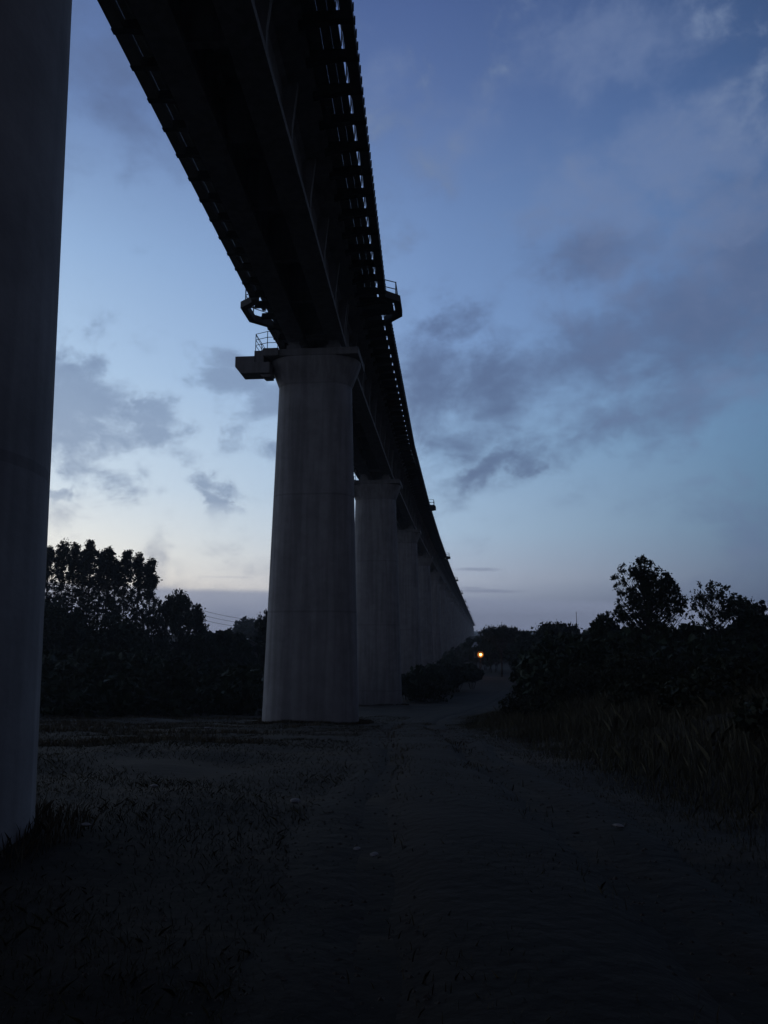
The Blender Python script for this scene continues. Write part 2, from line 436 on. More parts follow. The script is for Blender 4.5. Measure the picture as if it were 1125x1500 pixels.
def limb(mb, p, d, length, r0, depth, tips, rr, bend=.25, up=.15, split=3, n=6):
    pts = [p]; rad = [r0]; q = Vector(p); dd = Vector(d).normalized()
    for i in range(4):
        dd = (dd+Vector((rr.uniform(-bend,bend),rr.uniform(-bend,bend),rr.uniform(-bend,bend)+up))*.5).normalized()
        q = q+dd*length/4; pts.append(tuple(q)); rad.append(r0*(1-.17*(i+1)))
    mb.tube(pts, rad, n)
    if depth == 0: tips.append((tuple(q), tuple(dd))); return
    for s in range(split):
        a = rr.uniform(0,6.28); side = Vector((math.cos(a),math.sin(a),rr.uniform(-.1,.5)))
        nd = (dd*rr.uniform(.5,1.0)+side*rr.uniform(.5,.9)).normalized()
        k = rr.choice([2,3,4])
        limb(mb, pts[k], nd, length*rr.uniform(.55,.8), rad[k]*.6, depth-1, tips, rr, bend, up, split, max(4,n-1))
    tips.append((tuple(q), tuple(dd)))

def crown_tree(name, h, blobs, ncl, clump, nl, lsize, seed, leafm, barkm, trunk_r=.14, top=None, lean=0.0):
    """trunk, limbs and twigs reaching ragged leaf clumps that fill the given crown volumes (x, z, half width, half height, weight)"""
    rr = random.Random(seed); root = empty(name, (0,0,0)); t = MB(); top = top or h*.93
    stem = [Vector((lean*f*h+.12*math.sin(f*5+seed)*f, .12*math.cos(f*4+seed)*f, top*f-.4*(f==0))) for f in [i/9 for i in range(10)]]
    t.tube([tuple(p) for p in stem], [trunk_r*(1.12-.98*i/9) for i in range(10)], 8)
    ws = [b_[4] for b_ in blobs]; Ps = []; per = nl/ncl
    for i in range(ncl):
        bx, bz, rx, rz_, _ = rr.choices(blobs, ws)[0]
        v = Vector((rr.gauss(0,1), rr.gauss(0,1), rr.gauss(0,1))).normalized()*(rr.random()**.4)
        c = Vector((bx+v.x*rx, v.y*rx, bz+v.z*rz_))
        zz = max(.1, c.z-rr.uniform(.5,1.3)*(.5+.6*abs(c.x)+.3*rx)); k = min(8.999, max(0, zz/top*9)); a = stem[int(k)].lerp(stem[int(k)+1], k-int(k))
        m = a.lerp(c,.55)+Vector((0,0,-.06*(c-a).length))
        r0 = trunk_r*.22*(1.15-zz/h)+.008
        t.tube([tuple(a), tuple(m), tuple(c)], [r0, r0*.6, .006], 4)
        n = max(5, int(per*rr.uniform(.3,1.8))); r = clump*rr.uniform(.5,1.4)
        Ps.append(np.array(c)[None,:]+rng.normal(size=(n,3))*r*np.array([.5,.5,.42]))
    t.build('trunk', barkm, root, smooth=True)
    np_mesh('crown', leaves(np.concatenate(Ps), lsize), 4, leafm, root); return root

def bushy_tree(name, h, spread, seed, leafm, nl=9000, lsize=.16, clump=.5, depth=2, split=4, nst=4, trunk_r=.12, up=.25, low=.15):
    """several stems from the base, leafy nearly to the ground"""
    rr = random.Random(seed); root = empty(name, (0,0,0)); t = MB(); tips = []
    for s in range(nst):
        a = s*6.28/nst+rr.uniform(-.5,.5); tilt = rr.uniform(.1,.55)*spread/h*1.3
        limb(t, (0.15*math.cos(a),.15*math.sin(a),-.3), (math.cos(a)*tilt,math.sin(a)*tilt,1), h*rr.uniform(.42,.58), trunk_r, depth, tips, rr, .3, up, split)
    t.build('trunk', M['bark'], root, smooth=True)
    zs = max(p[0][2] for p in tips); k = h/zs
    per = nl/len(tips); Ps = []
    for p, d in tips:
        r = clump*rr.uniform(.5,1.3); Ps.append(in_clump(p, r, max(6,int(per*rr.uniform(.5,1.4)))))
    P = np.concatenate(Ps)
    np_mesh('crown', leaves(P, lsize), 4, leafm, root)
    root.scale = (1,1,1)
    return root

def W(px, py, D):
    """a far point seen at photo pixel px,py at depth D -> world x, z"""
    c, s = math.cos(PITCH), math.sin(PITCH); v = 750-py
    fw = F_PX*c-v*s; upw = F_PX*s+v*c
    return (px-562.5)/fw*D, EYE+upw/fw*D

def place(o, x, y, scale=1.0, rz=None, sink=0.0, sz=None):
    o.location = (x, y, float(ground(x,y))-sink); s = scale
    o.scale = (s, s, sz if sz else s); o.rotation_euler = (0,0,random.uniform(0,6.28) if rz is None else rz); return o

# eucalyptus row on the left rise: px of stem, top px, width px
def euc(i, w, dz):
    H = 14.2
    bl = [(0,H-1.6,w*.27,1.2,3.2),(.05,H-3.3,w*.45,1.7,6),(-.2+.15*i,H-5.4,w*.50,1.3,3),(.3-.2*i,H-7.6,w*.6,1.7,2.6),(0,H-10,w*.65,1.8,2.2)]
    return crown_tree('eucalyptus_tree', H, bl, 200, .36, 6800, .15, 20+i, M['leaf_euc'], M['bark_pale'], .13, lean=.008*(i-1))
euc_protos = [euc(i, w_, 0) for i, w_ in enumerate((2.6,3.1,2.3,2.9))]
eucs = [(52,800,1,118),(74,794,0,112),(95,785,1,115),(112,789,2,120),(134,785,3,113),(150,800,0,121),(161,794,2,114),(187,800,3,116),(205,803,0,118),(222,811,2,113),(172,812,1,124),(124,800,2,125)]
ENAM = ['partly behind the near pier','second from left, thin crown against the bright glow','third from left, high rounded crown','fourth from left, crown joined to its taller neighbour','fifth from left, tallest joined crown of the clump',
        'slim one in the gap right of the tallest crown','sixth crown from left, narrow and dark','narrow pointed crown standing apart, second from the right','right end of the row, broad ragged crown','lowest crown at the far right end of the row','set behind, lower, between the two pointed crowns','set behind, showing its bare stem under the joined crowns']
used = set()
for i, (px, py, pi, D) in enumerate(eucs):
    x, zt = W(px, py, D); g = float(ground(x, D)); h = zt-g
    o = euc_protos[pi] if pi not in used else copy_tree(euc_protos[pi]); used.add(pi)
    place(o, x, D, h/14.2*.93, rz=i*1.3, sz=h/14.3)
    tag(o, 'dark eucalyptus on the left hill, '+ENAM[i], 'tree', 'eucalyptus trees on the left rise')

# lower rounded trees at the right end of that row
lows = [(244,876,108,5.6),(266,868,106,5.8),(288,889,104,5.0),(388,898,92,3.0)]
LN = ['small bushy tree at the foot of the last eucalyptus','rounded open-crowned tree right of the eucalyptus row','low bushy tree at the right end of the left tree line','dark bushy tree peeping out just left of the big pier']
pb = None
for i, (px, py, D, sp) in enumerate(lows):
    x, zt = W(px, py, D); g = float(ground(x, D)); h = zt-g
    if pb is None: pb = crown_tree('small_tree', 6.5, [(-.9,5.3,.8,.8,2),(.2,5.6,.9,.8,2.5),(1.1,4.9,.8,.8,2),(0,4.2,1.7,1.2,4),(0,2.4,1.7,1.4,2)], 95, .34, 3300, .15, 41, M['leaf_euc'], M['bark'], .1, 5.4); o = pb
    else: o = copy_tree(pb)
    bb = max(v.co.z for v in pb.children[1].data.vertices)
    place(o, x, D, sp/4.2*.95, rz=i*2.1, sz=h/bb); tag(o, LN[i], 'tree')

# right side trees
def fit_tree(o, px, py, D, rz, wscale=1.0):
    x, zt = W(px, py, D); g = float(ground(x, D))
    bb = max(max(v.co.z for v in c.data.vertices) for c in o.children if c.name.startswith('crown'))
    s = (zt-g)/bb; place(o, x, D, s*wscale, rz=rz, sz=s); return o
o = crown_tree('leafy_tree', 10.3, [(-.1,8.6,1.0,1.3,3),(-1.5,8.2,1.2,1.3,1.5),(.4,7.6,1.7,1.4,4),(1.7,7.3,1.1,1.3,2.6),(2.7,6.3,.7,1.0,1),(-1.9,6.3,1.0,1.3,1.2),(0,5.6,2.5,2.0,7),(.2,3.5,2.3,2.0,3)], 520, .25, 13000, .11, 57, M['leaf'], M['bark'], .2, 8.2)
fit_tree(o, 944, 811, 55, 0, .86); tag(o, 'tallest leafy tree on the right, ragged crown of clustered leaves against the sky', 'tree')
o = crown_tree('thin_tree', 8, [(0,6.8,1.4,1.0,3),(-.9,6.0,1.0,1.0,2),(.9,6.0,1.1,1.1,2),(0,4.6,1.9,1.5,4)], 150, .26, 2300, .11, 63, M['leaf'], M['bark'], .12, 6.4)
fit_tree(o, 1041, 848, 58, 0, .8); tag(o, 'thin see-through tree right of the tallest leafy tree', 'tree')
o2 = crown_tree('thin_tree', 6, [(0,4.9,1.0,.9,3),(-.5,3.9,1.2,1.2,3)], 110, .30, 2600, .12, 64, M['leaf'], M['bark'], .1, 5)
fit_tree(o2, 1080, 868, 57, 2.4, .9); tag(o2, 'low rounded thin tree between the see-through tree and right edge', 'tree')
o = crown_tree('leafy_tree', 6, [(0,4.7,1.5,1.1,3),(1.3,4.2,1.2,1.1,2),(0,3,2,1.6,3)], 170, .34, 8000, .14, 71, M['leaf'], M['bark'], .12, 5)
fit_tree(o, 1116, 878, 54, .2, .9); tag(o, 'dark bushy tree cut by the right edge of the picture', 'tree')
o2 = copy_tree(o); fit_tree(o2, 888, 894, 60, 1.9, .62); tag(o2, 'low dark bushy tree at the left foot of the tallest leafy tree', 'tree')
# flat-topped acacia and its neighbours farther off
def flat_tree(h, w, seed):
    rr = random.Random(seed); root = empty('acacia_tree', (0,0,0)); t = MB(); tips = []
    t.tube([(0,0,-.4),(.1,0,h*.3),(0,.1,h*.5)], [.22,.17,.14], 7)
    for i in range(9):
        a = i*2.4; r = w*.5*rr.uniform(.35,1); q = (r*math.cos(a), r*math.sin(a), h*rr.uniform(.84,.93))
        t.tube([(0,.1,h*.48),(q[0]*.45,q[1]*.45,h*.7),q], [.1,.06,.02], 5); tips.append(q); tips.append((q[0]*.6,q[1]*.6,h*.93))
    t.build('trunk', M['bark'], root, smooth=True)
    P = np.concatenate([np.array(p)[None,:]+rng.normal(size=(260,3))*w*np.array([.10,.10,.055])*rr.uniform(.6,1.3)+np.array([0,0,rr.uniform(-.7,.4)]) for p in tips]); np_mesh('crown', leaves(P, .24), 4, M['leaf_dry'], root); return root
ac = flat_tree(8, 7, 5)
for i, (px, py, D, ws, lab) in enumerate(((733,911,150,.8,'flat-topped acacia beside the end of the viaduct'),(812,906,120,1.0,'broad flat-topped acacia in the right tree line'),(757,919,165,.8,'low flat-topped acacia between the two larger acacias'))):
    o = ac if i == 0 else copy_tree(ac); fit_tree(o, px, py, D, i*1.7, ws); tag(o, lab, 'tree', 'acacias in the right tree line')

# ---- bushes: named things where their outline reads, the rest of the scrub as stuff
bush_p = [bushy_tree('bush', 3.2, 3.4, 80+i, M['leaf'], 4200, .20, .55, 1, 5, 5, .05, .1) for i in range(3)]
bu = set()
def bush(i, x, y, s, lab, group, sz=None):
    o = bush_p[i] if i not in bu else copy_tree(bush_p[i]); bu.add(i)
    place(o, x, y, s, sz=sz); tag(o, lab, 'bush', group); return o
for i, (px, D, s) in enumerate(((596,80,1.0),(612,86,1.15),(630,92,1.2),(650,98,1.25),(668,104,1.35),(690,112,1.2),(608,76,.6),(632,82,.7))):
    x, _ = W(px, 960, D); bush(i % 3, x, D, s, 'dark bush at the feet of the fourth to sixth piers beside the track', 'bushes along the foot of the piers')
for i, (px, py, D) in enumerate(((838,905,95),(856,907,90),(872,903,84),(905,906,62),(985,900,60),(1005,898,62),(1062,896,58),(1098,897,56),(700,925,190),(712,921,185),(722,917,170),(770,914,140),(785,913,135))):
    x, zt = W(px, py, D); g = float(ground(x,D)); h = zt-g
    bush(i % 3, x, D, h/3.6*.85, 'dark bush on the skyline of the right tree line', 'bushes on the right skyline', sz=h/3.5)
for i, (px, py, D) in enumerate(((303,902,100),(318,905,104),(333,909,108),(350,911,110),(366,914,112),(60,864,84),(90,872,86))):
    x, zt = W(px, py, D); g = float(ground(x,D)); h = zt-g
    bush(i % 3, x, D, h/3.6*.8, 'dark bush on the skyline of the left rise below the trees', 'bushes on the left skyline', sz=h/3.5)

def thicket(name, cells, lab, lsz, nper, m):
    Ps = []
    for x, y, r, h in cells:
        g = float(ground(x,y)); n = int(nper*r*h)
        v = rng.normal(size=(n,3)); v /= np.linalg.norm(v,axis=1)[:,None]; v *= (rng.random(n)**.35)[:,None]
        P = np.stack([x+v[:,0]*r, y+v[:,1]*r, g+h*.42+v[:,2]*h*.58], -1); Ps.append(P[P[:,2] > g-.1])
    o = np_mesh(name, leaves(np.concatenate(Ps), lsz), 4, m)
    return tag(o, lab, 'scrub', kind='stuff')
cells = []
rr = random.Random(5)
for row, (y0, n, hh) in enumerate(((49,30,2.6),(54,30,3.2),(61,28,3.4),(69,28,3.8),(80,26,4.0),(93,24,4.0),(108,26,4.2))):
    for i in range(n):
        x = -9.5-row*.6-i*(1.9+.22*row)+rr.uniform(-.6,.6); px = 562+x/y0*1130
        h = hh*rr.uniform(.7,1.2)
        if px < 250: h *= 1.25 if row < 4 else 1.9
        g = float(ground(x, y0)); zmax = EYE+(938-np.interp(px,[0,60,150,235,300,345,385,420],[864,866,874,890,917,950,952,930]))/1130*y0
        h = min(h, max(.8, (zmax-g)*rr.uniform(.85,1.0)))
        cells.append((x, y0+rr.uniform(-2,2), rr.uniform(1.3,2.2), h))
thicket('thicket', cells, 'black mass of scrub filling the slope left of the big pier', .26, 75, M['leaf'])
cells = []
for row, (y0, n, hh) in enumerate(((43,20,2.6),(47,22,3.6),(52,22,4.6),(58,22,5.0),(68,22,5.2),(82,22,5.4),(100,22,6.5),(122,22,7.0),(150,20,7.0),(185,20,7.5))):
    for i in range(n):
        x = float(track_x(y0))+(6.0 if y0 < 125 else 4.0)+max(0,50-y0)*.25+i*(1.7+.12*row)+rr.uniform(-.6,.6); px = 562+x/y0*1130
        g = float(ground(x, y0)); zmax = EYE+(938-np.interp(px,[700,720,830,900,1125],[925,920,912,906,898]))/1130*y0
        h = min(hh*rr.uniform(.75,1.2), max(.8, (zmax-g)*rr.uniform(.88,1.0)))
        if px < 800: h = min(h, max(1, (EYE+(938-np.interp(px,[640,700,740,800],[975,955,945,925]))/1130*y0)-g)) if y0 < 120 else h
        cells.append((x, y0+rr.uniform(-2,2), rr.uniform(1.3,2.3), h))
thicket('thicket', cells, 'black mass of scrub and low trees right of the dirt track', .26, 75, M['leaf'])
cells = []
for y0 in list(range(78,200,7)):
    a = ax(y0)
    for x in (a+3.6, a+5.3, a-4.5):
        cells.append((x+rr.uniform(-.5,.5), y0+rr.uniform(-2,2), rr.uniform(1.1,1.8), rr.uniform(2.0,3.6)*(1 if y0 < 130 else 1.5)))
thicket('thicket', cells, 'low dark undergrowth around the feet of the farther piers', .24, 80, M['leaf'])

# far woodland beyond everything, both sides
cells = []
for y0 in (230, 290, 370, 480, 640, 850):
    for i in range(46):
        x = rr.uniform(-.18, .62)*y0
        if abs(x-ax(y0)) < 8: continue
        cells.append((x, y0+rr.uniform(-20,20), rr.uniform(5,9)*y0/300, rr.uniform(5,8.5)))
thicket('far_woodland', cells, 'distant dark woodland along the horizon behind the tree lines', .9, 14, M['leaf_dry'])

# ---- grass
def blades(x, y, h, w, lean=.5):
    n = len(x); z = ground(x, y)-.02; a = rng.random(n)*6.28; l = rng.random(n)*lean*h; b = rng.random(n)*6.28
    B = np.stack([x,y,z],-1); s = np.stack([np.cos(a)*w,np.sin(a)*w,np.zeros(n)],-1)
    mid = B+np.stack([np.cos(b)*l*.35,np.sin(b)*l*.35,h*.6],-1); T = B+np.stack([np.cos(b)*l,np.sin(b)*l,h],-1)
    return np.stack([B-s, B+s, mid+s*.6, T, mid-s*.6],1).reshape(-1,3)
def patch_noise(x, y, f=1.0):
    return (np.sin(x*1.1*f+2*np.sin(y*.5*f))+np.sin(y*1.7*f+1.5*np.sin(x*.8*f))+np.sin((x+y)*2.3*f))/3
def scatter(n, x0, x1, y0, y1, power=1.6):
    y = y0+(y1-y0)*rng.random(n)**power; x = x0+(x1-x0)*rng.random(n); return x, y
# tall grass right of the track
x, y = scatter(190000, 0, 1, 1.5, 50, 1.5); x = track_x(y)+1.35+rng.random(len(x))**1.2*(3+y*.55)
k = patch_noise(x,y,.8)+.5*rng.random(len(x)) > -.4; x = x[k]; y = y[k]
edge = np.clip((x-track_x(y)-1.5)/2.2, .12, 1)
h = (.08+.36*rng.random(len(x))**2)*edge*(1+.5*patch_noise(x,y,.4)); V = blades(x, y, h, (.002+.0003*y), .8)
tag(np_mesh('tall_grass', V, 5, M['grass']), 'tall rank grass on the bank right of the dirt track', 'grass', kind='stuff')
# short grass left of the track and on its crown
x, y = scatter(300000, 0, 1, 1.0, 48, 1.5); x = track_x(y)-1.1-rng.random(len(x))*(4+y*.75)
k = patch_noise(x,y,.6)+.5*rng.random(len(x)) > -.1; x = x[k]; y = y[k]
h = .015+.06*rng.random(len(x))**2*(1+.5*patch_noise(x,y,1.3)); V = blades(x, y, h, (.0018+.0004*y), 1.6)
tag(np_mesh('short_grass', V, 5, M['grass']), 'short trampled grass between the track and the piers', 'grass', kind='stuff')
x, y = scatter(16000, 0, 1, 1.0, 40, 1.4); x = track_x(y)+rng.normal(size=len(x))*.28; k = patch_noise(x,y,1.4) > .0; x = x[k]; y = y[k]
V = blades(x, y, .03+.06*rng.random(len(x)), .003+.0004*y, 1.0); V[:,2] += .05
tag(np_mesh('track_grass', V, 5, M['drygrass']), 'thin dry grass growing between the wheel ruts', 'grass', kind='stuff')
# pale dry tufts across the clearing and around the pier feet
xs1, ys1 = scatter(40000, 0, 1, 14, 48, 1.0); xs1 = -2.5-rng.random(len(xs1))*(ys1*.6)
k = (np.sin(ys1*.9+.08*xs1)+.6*patch_noise(xs1,ys1,.5)) > .55; xs1 = xs1[k]; ys1 = ys1[k]
px_, py_ = [], []
for kk in (1,1,2,2,3):
    a = rng.random(2600)*6.28; yk = pier_y(kk); rr1 = 1+.28*rng.random(2600)**2
    px_.append(ax(yk)+np.cos(a)*2.4*rr1); py_.append(yk+np.sin(a)*1.55*rr1)
xs1 = np.concatenate([xs1]+px_); ys1 = np.concatenate([ys1]+py_)
hh = .05+.13*rng.random(len(xs1))*(1+.0*((ys1 < 9) & (rng.random(len(xs1)) < .5))); V = blades(xs1, ys1, hh, .004+.0005*ys1, .8)
tag(np_mesh('dry_grass', V, 5, M['drygrass']), 'pale dry grass tufts in the clearing and round the pier feet', 'grass', kind='stuff')
# leafy weeds low on the bank and by the near pier
cells = [(-5.4,9.2,.6,.3),(4.9,7,.5,.45),(5.6,11,.7,.6),(6.5,16,.9,.8),(7.4,22,1.1,.9),(9,20,1.2,1.2),(9,28,1.4,1.8),(7.2,31,1.1,1.3),(12,36,1.6,2.2),(10,38,1.4,1.9),(6.2,36,.9,1.1),(5.4,27,.7,.8),(15,41,1.5,2.4)]
thicket('weeds', cells, 'leafy weeds on the right bank and by the near pier foot', .07, 1400, M['leaf_dry'])

x, y = scatter(9000, 0, 1, .8, 26, 1.6); x = track_x(y)+rng.normal(size=len(x))*1.6
n = len(x); r0 = (.004+.011*rng.random(n)**3)*(1+.05*y); z = ground(x,y)+.05; C_ = np.stack([x,y,z],-1)
a = rng.random(n)*6.28; e1 = np.stack([np.cos(a),np.sin(a),0*a],-1)*r0[:,None]*1.3; e2 = np.stack([-np.sin(a),np.cos(a),0*a],-1)*r0[:,None]; up_ = np.array([0,0,1.])*r0[:,None]*.45
ring = [C_+e1-up_*.6, C_+e2-up_*.6, C_-e1-up_*.6, C_-e2-up_*.6]; T = C_+up_+e1*.2
V = np.stack([v for i in range(4) for v in (ring[i], ring[(i+1)%4], T)],1).reshape(-1,3)
M['gravel'] = mat('gravel', (.085,.065,.05), .9, .6, 3, .3, 30, coord='World')
tag(np_mesh('gravel', V, 3, M['gravel']), 'small gravel and clods strewn over the dirt track', 'gravel', kind='stuff')
cells = [(rr.uniform(-16,14), rr.uniform(-13,-8), rr.uniform(1.5,2.4), rr.uniform(4,7.5)) for _ in range(44)]  # out-of-view scrub, added to darken the foreground and lower piers
thicket('thicket', cells, 'unseen scrub added behind the photographer to block low sky light', .3, 60, M['leaf'])

# ------------------------------------------------------------------ small things on the ground
def stone(px, py, size, lab):
    c, s = math.cos(PITCH), math.sin(PITCH); v = 750-py; fw = F_PX*c-v*s; up = F_PX*s+v*c; D = 5
    for _ in range(30):
        x = (px-562.5)/fw*D; g = float(ground(x, D)); D = (g-EYE)/up*fw
    x = (px-562.5)/fw*D; r_ = random.Random(px); b = MB(); rings = []
    for i in range(6):
        t = i/5; rad = size*math.sin(math.pi*(.12+.8*t))*1.0; rings.append([((rad*(1+.25*math.sin(2*a+px)+r_.uniform(-.1,.1)))*math.cos(a), rad*.7*math.sin(a)*(1+r_.uniform(-.12,.12)), size*.55*(t-.25)) for a in [2*math.pi*j/9 for j in range(9)]])
    b.loft(rings); o = b.build('stone', M['stone']); o.location = (x, D, float(ground(x,D))+.06); o.rotation_euler = (0,0,px); tag(o, lab, 'stone', 'loose stones on the ground')
for a in ((548,1266,.045,'pale stone on the track just right of the picture centre'),(523,1257,.04,'small pale stone left of its larger neighbour on the track'),(125,1221,.05,'pale stone in the grass near the foot of the near left pier'),
          (305,1070,.12,'pale stone in the clearing left of the big pier'),(432,1184,.08,'dark tipped stone in the short grass below the big pier'),(907,1222,.05,'pale stone in the grass at the right bank'),(225,1161,.06,'pale stone in the middle of the left clearing')):
    stone(*a)

# ------------------------------------------------------------------ distant lamp, houses, power line
x, z = W(704, 958, 150); g = float(ground(x,150))
lp = empty('lamp_post', (x,150,g)); tag(lp, 'distant glowing orange lamp beside the far end of the viaduct', 'lamp')
b = MB(); b.tube([(0,.5,-.3),(0,.5,z-g+.35),(0,.25,z-g+.5),(0,0,z-g+.42)], [.07,.06,.05,.05], 7); b.build('pole', M['wood'], lp)
b = MB(); b.loft([[(r_*math.cos(a), r_*math.sin(a), z-g+zz) for a in [2*math.pi*i/10 for i in range(10)]] for r_, zz in ((.34,.2),(.3,.3),(.1,.45))]); b.build('lamp_hood', M['steel'], lp)
em = bpy.data.materials.new('lamp_glow'); em.use_nodes = True; nt = em.node_tree; nt.nodes.clear()
e = nt.nodes.new('ShaderNodeEmission'); oo = nt.nodes.new('ShaderNodeOutputMaterial'); nt.links.new(e.outputs[0], oo.inputs[0]); e.inputs[0].default_value = (1,.42,.09,1); e.inputs[1].default_value = 12
b = MB(); b.loft([[(.26*math.sin(t)*math.cos(a)+1e-4, .26*math.sin(t)*math.sin(a), z-g-.12-.26*math.cos(t)) for a in [2*math.pi*i/12 for i in range(12)]] for t in [.05+3.04*j/8 for j in range(9)]])
b.build('lamp_bulb', em, lp, smooth=True)
em2 = em.copy(); em2.name = 'halo_glow'; e2 = [n for n in em2.node_tree.nodes if n.type == 'EMISSION'][0]; e2.inputs[0].default_value = (1,.27,.04,1); e2.inputs[1].default_value = .32
b = MB(); b.loft([[(r_*math.cos(a), yo, z-g-.12+r_*math.sin(a)) for a in [2*math.pi*i/16 for i in range(16)]] for r_, yo in ((.2,.42),(.5,.36),(.62,.2),(.6,.2),(.48,.33),(.18,.38))])  # glowing dish added as the orange halo round the bulb
b.build('lamp_halo', em2, lp)
ld = bpy.data.lights.new('lamp_light','POINT'); ld.energy = 45; ld.color = (1,.42,.12); ld.shadow_soft_size = .4
lo = bpy.data.objects.new('lamp_light', ld); COL.objects.link(lo); lo.location = (0,-.75,z-g-.2); lo.parent = lp

def house(x, y, w, d, hgt, rz, lab, base=None):
    g = float(ground(x,y)) if base is None else base; r = empty('small_house', (x,y,g), rz); tag(r, lab, 'house')
    b = MB(); b.box(-w/2,w/2,-d/2,d/2,-1,hgt); b.prism([(-w/2,hgt),(w/2,hgt),(0,hgt+w*.0+.9)], -d/2+.002, d/2-.002); b.build('wall', M['wall'], r)
    b = MB()
    for s in (-1,1):
        b.add([(s*(w/2+.4),-d/2-.4,hgt-.12),(s*(w/2+.4),d/2+.4,hgt-.12),(0,d/2+.4,hgt+.98),(0,-d/2-.4,hgt+.98),(s*(w/2+.4),-d/2-.4,hgt-.06),(s*(w/2+.4),d/2+.4,hgt-.06),(0,d/2+.4,hgt+1.05),(0,-d/2-.4,hgt+1.05)],
              [(0,1,2,3),(7,6,5,4),(0,4,5,1),(1,5,6,2),(2,6,7,3),(3,7,4,0)])
    b.build('roof', M['roof'], r)
    for sx in (-w*.25, w*.28):
        b = MB(); b.box(sx-.4,sx+.4,-d/2-.04,-d/2-.004,1.1,2.0); b.build('window', M['dark'], r)
    b = MB(); b.box(-.42,.42,-d/2-.05,-d/2-.005,0,2.05); b.build('door', M['wood'], r); return r
x, z = W(362, 943, 112); house(x, 112, 3.4, 3.4, 2.0, .3, 'tiny pale house half hidden in scrub left of the big pier', base=z-2.3)
x, z = W(706, 941, 175); house(x+.6, 182, 2.2, 2.6, 1.6, .9, 'tiny pale-roofed hut above the glowing orange lamp', base=z-2.6)

def pole(px, py, D, hgt, lab, name='utility_pole', arm=True, r_=.1):
    x, z = W(px, py, D); g = float(ground(x, D)); o = empty(name, (x,D,g)); b = MB(); b.tube([(0,0,-.5),(0,0,z-g)], [r_*1.3,r_*.8], 6); b.build('pole', M['wood'], o)
    if arm:
        b = MB(); b.box(-1.0,1.0,-.06,.06,z-g-.5,z-g-.36); b.build('crossarm', M['wood'], o)
        for sx in (-.9,0,.9):
            b = MB(); b.tube([(sx,0,z-g-.36),(sx,0,z-g-.16)], .05, 6); b.build('insulator', M['slab'], o)
    tag(o, lab, 'pole'); return x, z
pa = pole(255, 880, 190, 9, 'utility pole hidden behind the left trees where the wires rise')
pc = pole(420, 908, 240, 9, 'utility pole hidden behind the big pier where the wires end')
for i, dz in enumerate((-.2, -1.4, -2.6)):
    b = MB(); pts = []
    for t in range(17):
        u = t/16; pts.append((pa[0]+(pc[0]-pa[0])*u, 190+50*u, (pa[1]+(pc[1]-pa[1])*u)+dz-1.6*4*u*(1-u)))
    b.tube(pts, .045, 4); o = b.build('power_line', M['steel'])
    tag(o, ('topmost','middle','lowest')[i]+' thin power wire crossing the pale sky left of the big pier', 'wire', 'power wires left of the big pier')
pole(844, 896, 140, 12, 'thin bare mast poking above the right tree line', 'mast', False, .06)

# ------------------------------------------------------------------ world: dusk sky
w = bpy.data.worlds.new('World'); scene.world = w; w.use_nodes = True
nt = w.node_tree; N = nt.nodes; L = nt.links; N.clear()
def nd(t, **kw):
    n = N.new(t)
    for k_, v_ in kw.items(): setattr(n, k_, v_)
    return n
def setin(sock, v):
    if isinstance(v, (int, float)): sock.default_value = v
    else: L.new(v, sock)
def mth(op, a, b=None, c=None, clamp=False):
    n = nd('ShaderNodeMath', operation=op, use_clamp=clamp); setin(n.inputs[0], a)
    if b is not None: setin(n.inputs[1], b)
    if c is not None: setin(n.inputs[2], c)
    return n.outputs[0]
def mixc(f, a, b):
    n = nd('ShaderNodeMix', data_type='RGBA'); setin(n.inputs[0], f)
    for s, v in ((n.inputs[6], a), (n.inputs[7], b)):
        if isinstance(v, tuple): s.default_value = (*v, 1)
        else: L.new(v, s)
    return n.outputs[2]
def ramp(fac, stops, color=True, interp='EASE'):
    n = nd('ShaderNodeValToRGB'); cr = n.color_ramp; cr.interpolation = interp
    while len(cr.elements) < len(stops): cr.elements.new(.5)
    for e_, (p_, c_) in zip(cr.elements, stops):
        e_.position = p_; e_.color = (*c_, 1) if isinstance(c_, tuple) else (c_,c_,c_,1)
    L.new(fac, n.inputs[0]); return n.outputs[0]
tc = nd('ShaderNodeTexCoord'); sp = nd('ShaderNodeSeparateXYZ'); L.new(tc.outputs['Generated'], sp.inputs[0])
el = mth('MULTIPLY', mth('ARCSINE', sp.outputs[2]), 180/math.pi)            # degrees above horizon
az = mth('MULTIPLY', mth('ARCTAN2', sp.outputs[0], sp.outputs[1]), 180/math.pi)   # degrees right of +Y
ef = mth('DIVIDE', el, 90.0, clamp=True)
def deg(d): return d/90
left_ = ramp(ef, [(deg(0),lin((182,192,210))),(deg(2),lin((190,198,212))),(deg(3.6),lin((250,242,230))),(deg(6),lin((246,244,236))),(deg(11),lin((210,224,236))),(deg(19),lin((174,200,228))),(deg(27),lin((146,176,214))),(deg(36),lin((104,130,176))),(deg(45),lin((76,98,146))),(deg(70),lin((34,48,82)))], interp='LINEAR')
mid_ = ramp(ef, [(deg(0),lin((122,134,160))),(deg(2),lin((138,150,174))),(deg(4.5),lin((176,186,204))),(deg(8),lin((166,190,214))),(deg(14),lin((146,178,212))),(deg(22),lin((124,155,200))),(deg(30),lin((109,138,184))),(deg(38),lin((88,112,160))),(deg(45),lin((70,92,142))),(deg(70),lin((32,44,76)))], interp='LINEAR')
right_ = ramp(ef, [(deg(0),lin((72,88,116))),(deg(3),lin((78,98,128))),(deg(8),lin((86,118,148))),(deg(15),lin((92,128,164))),(deg(25),lin((82,113,158))),(deg(36),lin((66,94,140))),(deg(45),lin((54,78,120))),(deg(70),lin((30,40,68)))], interp='LINEAR')
